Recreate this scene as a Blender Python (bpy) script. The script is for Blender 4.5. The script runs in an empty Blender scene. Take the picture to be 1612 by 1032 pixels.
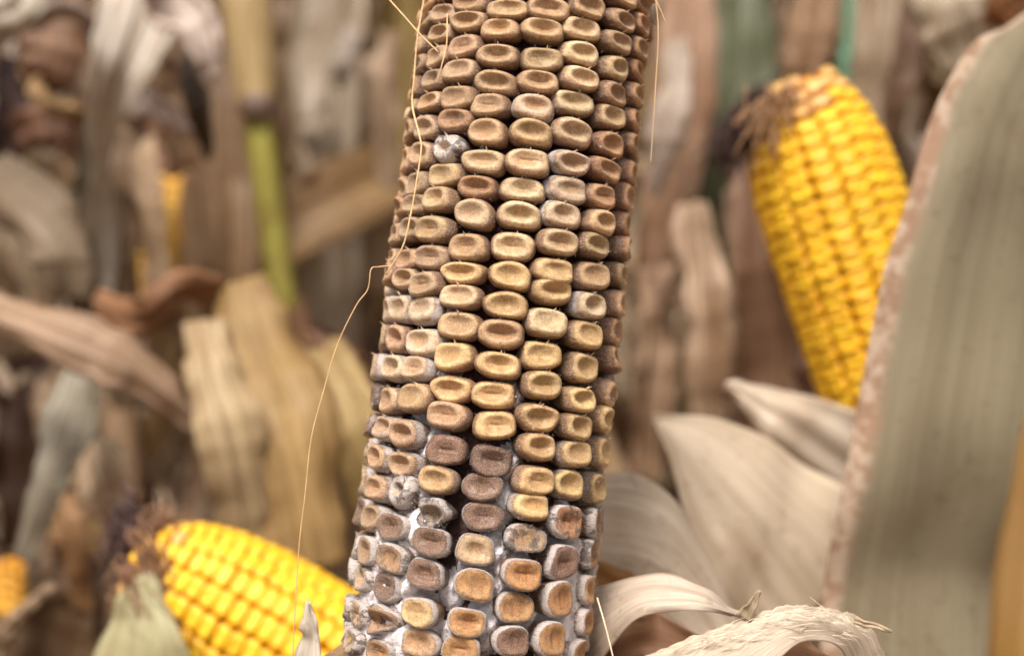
import bpy, math, random
import numpy as np
from mathutils import Vector, Matrix, noise

# ------------------------------------------------------------------ camera, world, sun, exposure
random.seed(7)
RNG = np.random.default_rng(7)
S = bpy.context.scene
COL = S.collection
CAM_H, PITCH, LENS = 1.10, math.radians(8), 50.0
cam_d = bpy.data.cameras.new('camera')
cam = bpy.data.objects.new('camera', cam_d)
COL.objects.link(cam)
cam.location = (0, 0, CAM_H)
cam.rotation_euler = (math.pi / 2 - PITCH, 0, 0)
cam_d.lens = LENS
cam_d.sensor_width = 36
cam_d.clip_start = 0.02
cam_d.clip_end = 500
cam_d.dof.use_dof = True
cam_d.dof.focus_distance = 0.300
cam_d.dof.aperture_fstop = 8.4
S.camera = cam

W = bpy.data.worlds.new('World')
S.world = W
W.use_nodes = True
wn, wl = W.node_tree.nodes, W.node_tree.links
sky = wn.new('ShaderNodeTexSky')
sky.sky_type = 'NISHITA'
sky.sun_disc = False
SUN_EL, SUN_ROT = math.radians(63), math.radians(200)
sky.sun_elevation = SUN_EL
sky.sun_rotation = SUN_ROT
sky.dust_density = 6.0
sky.air_density = 1.0
sky.ozone_density = 1.0
hs = wn.new('ShaderNodeHueSaturation')
hs.inputs['Saturation'].default_value = 0.08
wl.new(sky.outputs[0], hs.inputs['Color'])
bg = wn['Background']
wl.new(hs.outputs[0], bg.inputs['Color'])
bg.inputs['Strength'].default_value = 0.1

sun_d = bpy.data.lights.new('sun', 'SUN')
sun = bpy.data.objects.new('sun', sun_d)
COL.objects.link(sun)
sun_d.energy = 2.9
sun_d.angle = math.radians(16)
sun_d.color = (1.0, 0.955, 0.91)
sd = Vector((math.sin(SUN_ROT) * math.cos(SUN_EL), math.cos(SUN_ROT) * math.cos(SUN_EL), math.sin(SUN_EL)))
sun.rotation_euler = sd.to_track_quat('Z', 'Y').to_euler()

S.view_settings.view_transform = 'Standard'
S.view_settings.look = 'None'
S.view_settings.exposure = 0.8
S.view_settings.gamma = 1.0
S.view_settings.use_curve_mapping = False
S.render.engine = 'CYCLES'
S.cycles.use_denoising = True
S.cycles.max_bounces = 6
S.cycles.transparent_max_bounces = 4

# ------------------------------------------------------------------ helpers
RIGHT = np.array([1.0, 0, 0])
FWD = np.array([0, math.cos(PITCH), -math.sin(PITCH)])
UP = np.array([0, math.sin(PITCH), math.cos(PITCH)])
CAM = np.array([0, 0, CAM_H])
KPX = 36.0 / LENS / 1612.0          # world size of one photo pixel at depth 1 m


def P(x, y, d):
    """the place in the field that shows at photo pixel (x, y) when it stands d metres off"""
    return CAM + FWD * d + RIGHT * ((x - 806) * KPX * d) + UP * (-(y - 516) * KPX * d)


def ray(x, y):
    v = FWD + RIGHT * ((x - 806) * KPX) + UP * (-(y - 516) * KPX)
    return v / np.linalg.norm(v)


def lin(c):
    return tuple(((v / 255) / 12.92 if v / 255 <= 0.04045 else ((v / 255 + 0.055) / 1.055) ** 2.4) for v in c)


def tint(c, k):
    """sRGB picked by eye to the albedo of weathered, slightly pinkish dry leaf"""
    r, g, b = lin(c)
    return (k * r, k * g * .965, k * b * .95)


def norm(v):
    v = np.asarray(v, float)
    return v / (np.linalg.norm(v, axis=-1, keepdims=True) + 1e-12)


def catmull(pts, n):
    """smooth curve of n samples through rows of pts"""
    p = np.asarray(pts, float)
    if p.ndim == 1:
        p = p[:, None]
    k = len(p)
    if k == 2:
        t = np.linspace(0, 1, n)[:, None]
        return p[0] * (1 - t) + p[1] * t
    q = np.vstack([2 * p[0] - p[1], p, 2 * p[-1] - p[-2]])
    out = []
    for t in np.linspace(0, k - 1 - 1e-9, n):
        i = int(t)
        f = t - i
        a, b, c, d = q[i], q[i + 1], q[i + 2], q[i + 3]
        out.append(0.5 * (2 * b + (c - a) * f + (2 * a - 5 * b + 4 * c - d) * f * f + (3 * b - a - 3 * c + d) * f ** 3))
    return np.array(out)


def mesh(name, verts, faces, uvs=None, smooth=True, attrs=None):
    me = bpy.data.meshes.new(name)
    me.from_pydata([tuple(v) for v in verts], [], [tuple(f) for f in faces])
    if smooth:
        me.polygons.foreach_set('use_smooth', [True] * len(me.polygons))
    if uvs is not None:
        lay = me.uv_layers.new(name='UVMap')
        vi = np.empty(len(me.loops), int)
        me.loops.foreach_get('vertex_index', vi)
        lay.data.foreach_set('uv', np.asarray(uvs, float)[vi].ravel())
    for k, a in (attrs or {}).items():
        at = me.attributes.new(k, 'FLOAT', 'POINT')
        at.data.foreach_set('value', np.asarray(a, float))
    me.update()
    return me


def obj(name, me, mat, parent=None, color=None, kind=None, label=None):
    o = bpy.data.objects.new(name, me)
    COL.objects.link(o)
    if mat is not None and len(me.materials) == 0:
        me.materials.append(mat)
    if parent is not None:
        o.parent = parent
    if color is not None:
        c = tuple(color)
        o.color = c if len(c) == 4 else c + (1.0,)
    if kind:
        o['kind'] = kind
    if label:
        o['label'] = label
    return o


def thing(name, label, cat, loc=(0, 0, 0), group=None):
    o = bpy.data.objects.new(name, None)
    COL.objects.link(o)
    o.empty_display_size = 0.02
    o.location = tuple(loc)
    tag(o, label, cat, group)
    return o


def tag(o, label, cat, group=None):
    o['label'] = label
    o['category'] = cat
    if group:
        o['group'] = group
    return o


def origin(parent):
    return np.array(parent.location) if parent is not None else np.zeros(3)


def sheet(name, G, mat, parent=None, color=None, thick=0.0004, label=None, kind=None):
    """a thin solid sheet over the grid of points G (n along, m across)"""
    n, m, _ = G.shape
    d0 = np.gradient(G, axis=0)
    d1 = np.gradient(G, axis=1)
    nn = norm(np.cross(d1, d0))
    B = G - nn * thick
    V = np.concatenate([G.reshape(-1, 3), B.reshape(-1, 3)]) - origin(parent)
    uv = np.stack(np.meshgrid(np.linspace(0, 1, m), np.linspace(0, 1, n)), -1).reshape(-1, 2)
    uv = np.concatenate([uv, uv])
    F = []
    N = n * m
    for i in range(n - 1):
        for j in range(m - 1):
            a, b, c, d = i * m + j, i * m + j + 1, (i + 1) * m + j + 1, (i + 1) * m + j
            F.append((a, b, c, d))
            F.append((N + d, N + c, N + b, N + a))
    for i in range(n - 1):
        a, b = i * m, (i + 1) * m
        F.append((a, b, N + b, N + a))
        a, b = i * m + m - 1, (i + 1) * m + m - 1
        F.append((b, a, N + a, N + b))
    for j in range(m - 1):
        a, b = j, j + 1
        F.append((b, a, N + a, N + b))
        a, b = (n - 1) * m + j, (n - 1) * m + j + 1
        F.append((a, b, N + b, N + a))
    return obj(name, mesh(name, V, F, uv), mat, parent, color, kind, label)


def ripple(G, amp, seed, edge=1.0, freq=9.0, across=1.0):
    """crinkle a sheet along its normals: waves that grow towards the edges, and soft dents"""
    n, m, _ = G.shape
    r = np.random.default_rng(seed)
    nn = norm(np.cross(np.gradient(G, axis=1), np.gradient(G, axis=0)))
    v = np.linspace(0, 1, n)[:, None]
    u = np.linspace(-1, 1, m)[None, :]
    f = np.zeros((n, m))
    for k in range(3):
        f += np.sin(v * freq * (1 + 0.7 * k) + r.uniform(0, 6.3) + u * r.uniform(-2, 2)) * (0.35 + edge * np.abs(u) ** 1.6) / (1 + k)
        f += 0.5 * across * np.sin(u * r.uniform(3, 8) + v * r.uniform(-5, 5) + r.uniform(0, 6.3)) / (1 + k)
    return G + nn * (f * amp)[..., None]


def ribbon(parent, name, spine, widths, color, roll=0.0, curl=0.0, fold=0.0, wave=0.0015, seed=0, mat=None, n=44, m=13,
           label=None, thick=0.0004, rag=0.06):
    """a leaf or husk strip: spine = [(px, py, depth)], widths in photo pixels there, roll in degrees about its length"""
    r = np.random.default_rng(seed)
    sp = catmull([P(*s) for s in spine], n)
    wpx = catmull(widths, n)[:, 0]
    dep = catmull([s[2] for s in spine], n)[:, 0]
    w = np.maximum(wpx, 1.0) * KPX * dep * 0.5
    w = w * (1 + rag * np.sin(np.linspace(0, 14, n) + r.uniform(0, 6)) * r.uniform(.3, 1) + rag * .8 * np.convolve(r.normal(0, 1, n), [.25, .5, .25], 'same'))
    T = norm(np.gradient(sp, axis=0))
    Vw = norm(sp - CAM)
    Wd = norm(np.cross(T, Vw))
    N = norm(np.cross(Wd, T))
    if (N * Vw).sum() > 0:
        N = -N
    rl = np.radians(catmull(np.atleast_1d(roll) if np.ndim(roll) else [roll, roll], n)[:, 0])[:, None]
    Wr = Wd * np.cos(rl) + N * np.sin(rl)
    Nr = -Wd * np.sin(rl) + N * np.cos(rl)
    u = np.linspace(-1, 1, m)
    G = sp[:, None, :] + Wr[:, None, :] * (w[:, None] * u)[..., None] + Nr[:, None, :] * (w[:, None] * (curl * u ** 2 + fold * np.abs(u) - 0.06 * np.exp(-(u / .12) ** 2)))[..., None]
    if mat is None:
        G = ripple(G, wave * 1.2, seed)
        G = ripple(G, .0006, seed + 1, .6, 26.0)
    else:
        G = ripple(G, wave, seed)
    return sheet(name, G, mat or M['leaf'], parent, tint(color, .72), thick, label)


def patch(parent, name, L, R, color, bulge=0.1, wave=0.001, seed=0, mat=None, n=46, m=21, label=None, freq=9.0, edge=1.0, ragged=0.0, across=1.0, swell=None):
    """a broad leaf or husk between two edges given as [(px, py, depth)]"""
    a = catmull([P(*s) for s in L], n)
    b = catmull([P(*s) for s in R], n)
    if ragged:
        r = np.random.default_rng(seed)
        a = a + UP * (np.convolve(r.normal(0, 1, n), [.3, .4, .3], 'same') * ragged)[:, None]
    u = np.linspace(0, 1, m)
    G = a[:, None, :] * (1 - u)[None, :, None] + b[:, None, :] * u[None, :, None]
    w = np.linalg.norm(b - a, axis=1)
    Vw = norm(G - CAM)
    G = G - Vw * ((w[:, None] * bulge) * (1 - (2 * u - 1) ** 2)[None, :])[..., None]
    G = ripple(G, wave, seed, edge, freq, across)
    if swell:
        vv = np.linspace(0, 1, n)[:, None]
        uu = np.linspace(0, 1, m)[None, :]
        G = G - Vw * (swell[0] * np.cos(2 * math.pi * (vv * swell[1] + swell[2] + .08 * np.sin(uu * 5))) * np.clip(uu * 2.2, 0, 1))[..., None]
    return sheet(name, G, mat or M['leaf'], parent, tint(color, .8), 0.0004, label)


def tube_geo(pts, rad, sides=10, n=None, cap=True):
    p = np.asarray(pts, float)
    if n:
        r = catmull(rad, n)[:, 0]
        p = catmull(p, n)
    else:
        r = np.asarray(rad, float) * np.ones(len(p))
    T = norm(np.gradient(p, axis=0))
    ref = np.array([0.31, 0.87, 0.2])
    A = norm(np.cross(T, ref))
    B = np.cross(T, A)
    an = np.linspace(0, 2 * math.pi, sides, endpoint=False)
    V = (p[:, None, :] + r[:, None, None] * (A[:, None, :] * np.cos(an)[None, :, None] + B[:, None, :] * np.sin(an)[None, :, None])).reshape(-1, 3)
    F = []
    k = len(p)
    for i in range(k - 1):
        for j in range(sides):
            j2 = (j + 1) % sides
            F.append((i * sides + j, i * sides + j2, (i + 1) * sides + j2, (i + 1) * sides + j))
    if cap:
        F.append(tuple(range(sides))[::-1])
        F.append(tuple((k - 1) * sides + j for j in range(sides)))
    uv = np.stack(np.meshgrid(np.linspace(0, 1, sides), np.linspace(0, 1, k)), -1).reshape(-1, 2)
    return V, F, uv


def tube(parent, name, pts, rad, mat, color=None, sides=10, n=None, label=None, kind=None):
    V, F, uv = tube_geo(pts, rad, sides, n)
    return obj(name, mesh(name, V - origin(parent), F, uv), mat, parent, None if color is None else lin(color), kind, label)


class Joined:
    """many small pieces of one stuff-like part in one mesh"""
    def __init__(s):
        s.V, s.F, s.k = [], [], 0

    def add(s, V, F):
        s.V.append(np.asarray(V, float))
        s.F += [tuple(i + s.k for i in f) for f in F]
        s.k += len(V)

    def build(s, name, mat, parent, color=None, smooth=True, kind='stuff', label=None):
        V = np.concatenate(s.V) - origin(parent)
        return obj(name, mesh(name, V, s.F, smooth=smooth), mat, parent, None if color is None else lin(color), kind, label)


# ------------------------------------------------------------------ materials
M = {}


class NT:
    def __init__(s, name):
        s.m = bpy.data.materials.new(name)
        s.m.use_nodes = True
        s.t = s.m.node_tree
        s.b = s.t.nodes['Principled BSDF']
        s.out = s.t.nodes['Material Output']

    def n(s, typ, **kw):
        d = s.t.nodes.new('ShaderNode' + typ)
        for k, v in kw.items():
            setattr(d, k, v)
        return d

    def put(s, sock, v):
        if isinstance(v, bpy.types.NodeSocket):
            s.t.links.new(v, sock)
        elif isinstance(v, (tuple, list)) and len(v) == 3 and sock.type == 'RGBA':
            sock.default_value = (*v, 1)
        else:
            sock.default_value = v

    def math(s, op, a, b=0.0, clamp=False):
        d = s.n('Math', operation=op, use_clamp=clamp)
        s.put(d.inputs[0], a)
        s.put(d.inputs[1], b)
        return d.outputs[0]

    def mix(s, f, a, b, mode='MIX'):
        d = s.n('Mix', data_type='RGBA', blend_type=mode, clamp_factor=True)
        s.put(d.inputs[0], f)
        s.put(d.inputs[6], a)
        s.put(d.inputs[7], b)
        return d.outputs[2]

    def ramp(s, v, lo, hi, a=0.0, b=1.0):
        d = s.n('MapRange', interpolation_type='SMOOTHSTEP')
        s.put(d.inputs[0], v)
        for i, x in ((1, lo), (2, hi), (3, a), (4, b)):
            s.put(d.inputs[i], x)
        return d.outputs[0]

    def noise(s, vec, scale, detail=3.0, rough=0.55, out=0, dist=0.0):
        d = s.n('TexNoise')
        s.put(d.inputs['Vector'], vec)
        d.inputs['Scale'].default_value = scale
        d.inputs['Detail'].default_value = detail
        d.inputs['Roughness'].default_value = rough
        d.inputs['Distortion'].default_value = dist
        return d.outputs[out]

    def vec(s, v, scale=(1, 1, 1), loc=None):
        d = s.n('VectorMath', operation='MULTIPLY')
        s.put(d.inputs[0], v)
        d.inputs[1].default_value = scale
        o = d.outputs[0]
        if loc is not None:
            e = s.n('VectorMath', operation='ADD')
            s.put(e.inputs[0], o)
            s.put(e.inputs[1], loc)
            o = e.outputs[0]
        return o

    def bump(s, h, strength, dist):
        d = s.n('Bump')
        d.inputs['Strength'].default_value = strength
        d.inputs['Distance'].default_value = dist
        s.put(d.inputs['Height'], h)
        s.put(s.b.inputs['Normal'], d.outputs[0])
        return d.outputs[0]


def leaf_material(name, translucent=0.22, blotch=1.0, rim=None, vein=60.0, rough=0.55, vc=1.0):
    t = NT(name)
    oi = t.n('ObjectInfo')
    tc = t.n('TexCoord')
    base = oi.outputs['Color']
    rnd = t.math('MULTIPLY', oi.outputs['Random'], 37.0)
    cx = t.n('CombineXYZ')
    for i in range(3):
        t.put(cx.inputs[i], rnd)
    off = cx.outputs[0]
    uvs = t.vec(tc.outputs['UV'], (vein, 2.2, 1), off)
    ve = t.noise(uvs, 1.0, 4, 0.6)
    pos = t.vec(tc.outputs['Object'], (1, 1, 1), off)
    bl = t.noise(pos, 26, 5, 0.62)
    sp = t.noise(pos, 210, 3, 0.6)
    big = t.noise(pos, 9, 3, 0.5)
    c = t.mix(t.ramp(ve, .40, .60), t.mix(1.0, base, (1 - .26 * vc, 1 - .30 * vc, 1 - .36 * vc), 'MULTIPLY'), t.mix(1.0, base, (1 + .1 * vc,) * 3, 'MULTIPLY'))
    st = t.noise(t.vec(tc.outputs['UV'], (7.0, 1.1, 1), off), 1.0, 3, 0.6)
    c = t.mix(t.math('MULTIPLY', t.ramp(st, .44, .60), .75 * min(vc, 1.0)), c, t.mix(1.0, base, (.50, .41, .33), 'MULTIPLY'))
    c = t.mix(t.math('MULTIPLY', t.ramp(bl, .48, .64), .7 * blotch), c, t.mix(1.0, base, (.55, .44, .34), 'MULTIPLY'))
    c = t.mix(t.math('MULTIPLY', t.ramp(big, .46, .6), .5 * blotch), c, t.mix(1.0, base, (.80, .76, .66), 'MULTIPLY'))
    c = t.mix(t.math('MULTIPLY', t.ramp(sp, .60, .66), .5 * blotch), c, t.mix(1.0, base, (.4, .3, .24), 'MULTIPLY'))
    if rim:
        sx = t.n('SeparateXYZ')
        t.put(sx.inputs[0], tc.outputs['UV'])
        e = t.math('ADD', sx.outputs[0], t.math('MULTIPLY', t.math('SUBTRACT', bl, .5), .16))
        c = t.mix(t.ramp(e, .05, .14, 1.0, 0.0), c, t.mix(t.ramp(t.math('ADD', t.math('MULTIPLY', bl, .5), t.math('MULTIPLY', sp, .5)), .45, .55), rim[0], rim[1]))
    t.put(t.b.inputs['Base Color'], c)
    t.b.inputs['Roughness'].default_value = rough
    t.b.inputs['Specular IOR Level'].default_value = 0.3
    h = t.math('ADD', ve, t.math('MULTIPLY', bl, .6))
    t.bump(h, 0.55 * min(1.0, vc), 0.0012)
    tr = t.n('BsdfTranslucent')
    t.put(tr.inputs['Color'], c)
    ms = t.n('MixShader')
    ms.inputs[0].default_value = translucent
    t.t.links.new(t.b.outputs[0], ms.inputs[1])
    t.t.links.new(tr.outputs[0], ms.inputs[2])
    t.t.links.new(ms.outputs[0], t.out.inputs['Surface'])
    M[name] = t.m
    return t.m


leaf_material('leaf', .25, 1.0, vein=26.0, vc=1.5)
leaf_material('husk', 0.22, 0.6, vein=46.0, vc=.5)
leaf_material('torn_husk', 0.3, 0.4, vein=40.0, vc=.6)
leaf_material('broad_leaf', 0.12, 0.5, rim=(lin((140, 108, 84)), lin((172, 148, 126))), vein=70.0, rough=0.7, vc=.35)


def stalk_material(name):
    t = NT(name)
    oi = t.n('ObjectInfo')
    tc = t.n('TexCoord')
    a = t.noise(t.vec(tc.outputs['Object'], (160, 160, 6)), 1, 4, .6)
    b = t.noise(tc.outputs['Object'], 22, 4, .6)
    c = t.mix(t.ramp(a, .35, .65), t.mix(1.0, oi.outputs['Color'], (.7, .66, .6), 'MULTIPLY'), oi.outputs['Color'])
    c = t.mix(t.math('MULTIPLY', t.ramp(b, .55, .7), .6), c, t.mix(1.0, oi.outputs['Color'], (.55, .4, .3), 'MULTIPLY'))
    t.put(t.b.inputs['Base Color'], c)
    t.b.inputs['Roughness'].default_value = .5
    t.bump(a, .4, .001)
    M[name] = t.m


stalk_material('stalk')


def plain(name, color, rough=0.7, var=0.3, scale=80, spec=.3, use_obj=False):
    t = NT(name)
    tc = t.n('TexCoord')
    a = t.noise(tc.outputs['Object'], scale, 4, .6)
    base = t.n('ObjectInfo').outputs['Color'] if use_obj else color
    lo = t.mix(1.0, base, (1 - var, 1 - var, 1 - var), 'MULTIPLY')
    hi = t.mix(1.0, base, (1 + var, 1 + var, 1 + var), 'MULTIPLY')
    t.put(t.b.inputs['Base Color'], t.mix(t.ramp(a, .3, .7), lo, hi))
    t.b.inputs['Roughness'].default_value = rough
    t.b.inputs['Specular IOR Level'].default_value = spec
    t.bump(a, .5, .001)
    M[name] = t.m
    return t


plain('cob', lin((74, 50, 44)), .9, .45, 900)
plain('silk', None, .5, .15, 200, use_obj=True)
plain('dust', lin((222, 212, 208)), .9, .15, 400)
plain('yellow_cob', lin((222, 164, 40)), .8, .3, 300)


def kernel_material(name):
    """mouldy kernel: colour from the object, mould amount from the object's alpha; attribute cap runs 0 at the root to 1 in the dent"""
    t = NT(name)
    oi = t.n('ObjectInfo')
    tc = t.n('TexCoord')
    at = t.n('Attribute', attribute_name='cap')
    cap = at.outputs['Fac']
    r3 = t.n('CombineXYZ')
    t.put(r3.inputs[0], t.math('MULTIPLY', oi.outputs['Random'], 91.0))
    t.put(r3.inputs[1], t.math('MULTIPLY', oi.outputs['Random'], 47.0))
    pos = t.vec(tc.outputs['Object'], (1.7, 1.0, 1.0), r3.outputs[0])
    base = oi.outputs['Color']
    n1 = t.noise(pos, 1.6, 4, .6)
    n2 = t.noise(pos, 5.0, 6, .7)
    n3 = t.noise(pos, 17.0, 4, .7)
    c = t.mix(t.ramp(n1, .40, .60), t.mix(1.0, base, (.72, .64, .56), 'MULTIPLY'), t.mix(1.0, base, (1.12, 1.1, 1.06), 'MULTIPLY'))
    c = t.mix(t.math('MULTIPLY', t.math('MULTIPLY', t.ramp(cap, .32, .44), t.ramp(cap, .56, .72, 1.0, 0.0)), .5), c, t.mix(1.0, base, (1.36, 1.30, 1.24), 'MULTIPLY'))  # paler rim skin, with the brightness of a lit lip painted in
    # the dent: the dried soft starch there is browner
    dent = t.math('MULTIPLY', t.ramp(t.math('ADD', cap, t.math('MULTIPLY', t.math('SUBTRACT', n2, .5), .34)), .60, 1.0), t.math('ADD', t.math('MULTIPLY', oi.outputs['Random'], .6), t.math('MULTIPLY', oi.outputs['Alpha'], .5)))
    c = t.mix(dent, c, t.mix(1.0, base, t.mix(t.ramp(n1, .44, .56), (1.0, .80, .50), (.62, .44, .28)), 'MULTIPLY'))
    # dusty dark mould low on the flanks, with shade painted into it
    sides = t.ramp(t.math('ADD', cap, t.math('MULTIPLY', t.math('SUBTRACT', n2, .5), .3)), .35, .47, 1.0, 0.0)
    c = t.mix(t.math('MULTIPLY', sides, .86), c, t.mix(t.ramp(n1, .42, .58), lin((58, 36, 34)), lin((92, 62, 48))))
    # brown spots
    c = t.mix(t.math('MULTIPLY', t.ramp(n2, .54, .64), .6), c, t.mix(1.0, base, (.42, .3, .26), 'MULTIPLY'))
    # darker brown round the crown's edge, broken up by noise
    edge_ = t.ramp(t.math('ADD', cap, t.math('MULTIPLY', t.math('SUBTRACT', n1, .5), .6)), .32, .55, 1.0, 0.0)
    c = t.mix(t.math('MULTIPLY', edge_, .7), c, t.mix(1.0, base, (.46, .34, .28), 'MULTIPLY'))
    # pale mould, thickest on the rim
    capn = t.math('ADD', cap, t.math('MULTIPLY', t.math('SUBTRACT', n2, .5), .22))
    rim = t.math('MULTIPLY', t.ramp(capn, .14, .27), t.ramp(capn, .33, .48, 1.0, 0.0))
    mv = t.math('ADD', t.math('MULTIPLY', oi.outputs['Alpha'], t.math('ADD', .22, t.math('MULTIPLY', rim, .95))), t.math('ADD', t.math('MULTIPLY', t.math('SUBTRACT', n1, .5), .5), t.math('MULTIPLY', t.math('SUBTRACT', n3, .5), .7)))
    mask = t.math('MULTIPLY', t.ramp(mv, .28, .66), .82)
    c = t.mix(mask, c, t.mix(n3, lin((168, 152, 144)), lin((230, 220, 212))))
    # the burst ones: dark crust between the white
    c = t.mix(t.math('MULTIPLY', t.math('MULTIPLY', t.ramp(oi.outputs['Alpha'], .90, 1.0), t.ramp(n1, .50, .57)), .85), c, lin((72, 60, 58)))
    # fine dust
    c = t.mix(t.math('MULTIPLY', t.ramp(n3, .54, .62), .65), c, lin((220, 200, 180)))
    c = t.mix(t.math('MULTIPLY', t.ramp(n3, .37, .45, 1.0, 0.0), .7), c, t.mix(1.0, base, (.35, .25, .2), 'MULTIPLY'))
    t.put(t.b.inputs['Base Color'], c)
    t.put(t.b.inputs['Roughness'], t.math('ADD', t.math('ADD', .36, t.math('MULTIPLY', n2, .25)), t.math('MULTIPLY', mask, .4)))
    t.b.inputs['Specular IOR Level'].default_value = .5
    t.b.inputs['Coat Weight'].default_value = 0.2
    t.b.inputs['Coat Roughness'].default_value = 0.35
    t.bump(t.math('ADD', t.math('MULTIPLY', n2, .6), t.math('ADD', t.math('MULTIPLY', n3, .45), t.math('MULTIPLY', mask, .3))), .8, .0011)
    M[name] = t.m


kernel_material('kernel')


def yellow_material():
    t = NT('yellow_kernel')
    oi = t.n('ObjectInfo')
    tc = t.n('TexCoord')
    at = t.n('Attribute', attribute_name='cap')
    n1 = t.noise(tc.outputs['Object'], 1.5, 3, .5)
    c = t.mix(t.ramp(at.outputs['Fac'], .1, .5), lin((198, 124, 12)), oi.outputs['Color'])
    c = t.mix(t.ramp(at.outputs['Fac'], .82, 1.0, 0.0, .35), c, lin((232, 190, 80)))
    c = t.mix(t.math('MULTIPLY', t.ramp(n1, .4, .6), .12), c, lin((226, 170, 30)))
    t.put(t.b.inputs['Base Color'], c)
    t.b.inputs['Roughness'].default_value = .55
    M['yellow_kernel'] = t.m


yellow_material()


def mould_material():
    t = NT('mould')
    tc = t.n('TexCoord')
    a = t.noise(tc.outputs['Object'], 300, 4, .6)
    b = t.noise(tc.outputs['Object'], 1500, 3, .7)
    c = t.mix(t.ramp(a, .30, .6), lin((182, 164, 160)), lin((238, 230, 229)))
    c = t.mix(t.ramp(t.noise(tc.outputs['Object'], 130, 3, .6), .52, .72), c, lin((132, 108, 98)))
    t.put(t.b.inputs['Base Color'], c)
    t.b.inputs['Roughness'].default_value = .95
    t.b.inputs['Specular IOR Level'].default_value = .1
    t.bump(t.math('ADD', a, b), 1.0, .0007)
    M['mould'] = t.m


mould_material()


def ground_material():
    t = NT('soil')
    tc = t.n('TexCoord')
    a = t.noise(tc.outputs['Object'], 6, 6, .65)
    b = t.noise(tc.outputs['Object'], 45, 4, .6)
    c = t.mix(t.ramp(a, .35, .65), lin((74, 56, 42)), lin((128, 102, 74)))
    c = t.mix(t.ramp(b, .56, .66), c, lin((158, 132, 98)))
    t.put(t.b.inputs['Base Color'], c)
    t.b.inputs['Roughness'].default_value = .95
    t.bump(b, .8, .02)
    M['soil'] = t.m


ground_material()

# ------------------------------------------------------------------ ground
gr = obj('ground', mesh('ground', [(-150, -150, 0), (150, -150, 0), (150, 150, 0), (-150, 150, 0)], [(0, 1, 2, 3)], smooth=False), M['soil'])
gr['kind'] = 'structure'

# ------------------------------------------------------------------ the rows of dry corn behind
TANS = [(176, 150, 118), (162, 134, 104), (190, 168, 138), (148, 120, 92), (198, 180, 152), (132, 102, 76), (170, 140, 100), (158, 142, 112), (184, 160, 112)]


def dry_leaf_grid(r, z0, az, L, w, n=18, m=5):
    t = np.linspace(0, 1, n)
    reach = r.uniform(.22, .5) * L
    rise = r.uniform(.0, .18)
    rad = 0.012 + reach * (1 - np.exp(-2.6 * t)) + .03 * np.sin(t * r.uniform(3, 8)) * t
    z = z0 + rise * np.sin(np.minimum(t * 2.2, math.pi)) - L * (.75 + .2 * r.random()) * np.maximum(t - .12, 0) ** 1.35
    a = az + .5 * r.normal() * t + .25 * np.sin(t * 5 + r.uniform(0, 6))
    sp = np.stack([np.cos(a) * rad, np.sin(a) * rad, z], 1)
    T = norm(np.gradient(sp, axis=0))
    side = norm(np.cross(T, np.array([math.cos(az), math.sin(az), .35])))
    N = np.cross(side, T)
    tw = (r.normal() * 1.5 * t + r.normal() * .5)[:, None]
    Wd = side * np.cos(tw) + N * np.sin(tw)
    N2 = -side * np.sin(tw) + N * np.cos(tw)
    ww = w * np.clip(np.sin(np.minimum(t * 4 + .35, math.pi / 2)) * (1 - t ** 3) ** .8, .03, 1)
    u = np.linspace(-1, 1, m)
    cu = r.uniform(-.6, .6)
    G = sp[:, None, :] + Wd[:, None, :] * (ww[:, None] * u)[..., None] + N2[:, None, :] * (ww[:, None] * cu * u ** 2)[..., None]
    return ripple(G, .004, int(r.integers(1 << 30)), 1.2, r.uniform(8, 20))


def make_plant(seed, label, group):
    r = np.random.default_rng(seed)
    root = thing('corn_plant', label, 'corn plant', (0, 0, 0), group)
    lean = r.normal(0, .03, 2)
    H = r.uniform(1.9, 2.3)
    zs = np.linspace(0, H, 14)
    pts = np.stack([lean[0] * zs + .01 * np.sin(zs * 3), lean[1] * zs, zs], 1)
    tube(root, 'stalk', pts, np.linspace(.0125, .006, 14), M['stalk'], TANS[int(r.integers(len(TANS)))], 8)
    az = r.uniform(0, 6.3)
    for k, z in enumerate(np.arange(.25, H - .1, .155)):
        p = np.array([lean[0] * z + .01 * math.sin(z * 3), lean[1] * z, z])
        V, F, uv = tube_geo([p + [0, 0, -.007], p, p + [0, 0, .007]], [.011, .0148 - .003 * z, .011], 8)
        obj('stalk_node', mesh('stalk_node', V, F, uv), M['stalk'], root, lin((112, 88, 70)))
        for extra in range(2 if r.random() < .35 else 1):
            a = az + k * math.pi + r.normal() * .5 + extra * 1.6
            G = dry_leaf_grid(r, z, a, r.uniform(.38, .72), r.uniform(.018, .036))
            G[..., 0] += lean[0] * z
            G[..., 1] += lean[1] * z
            c = TANS[int(r.integers(len(TANS)))]
            sheet('leaf', G, M['leaf'], root, tint(c, .9), .0006)
    return root


def copy_tree(o, parent=None):
    c = o.copy()
    COL.objects.link(c)
    c.parent = parent
    for ch in o.children:
        d = copy_tree(ch, c)
    return c


GROUP = 'dry corn plants in the rows behind'
BACK = 'dry tan corn plant with hanging dead leaves in the blurred rows behind'
protos = [make_plant(100 + i, BACK, GROUP) for i in range(6)]
spots = []
rr = np.random.default_rng(5)
for yrow in (1.15, 1.55, 2.0, 2.55, 3.2):
    half = .42 * yrow + .25
    step = .17 + .035 * yrow
    x = -half
    while x < half:
        spots.append((x + rr.normal() * .035, yrow + rr.normal() * .09))
        x += step
for i, (x, y) in enumerate(spots):
    o = protos[i] if i < len(protos) else copy_tree(protos[i % len(protos)])
    o.location = (x, y, 0)
    o.rotation_euler = (0, 0, rr.uniform(0, 6.28))
    s = rr.uniform(.92, 1.08)
    o.scale = (s, s, s)

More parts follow.
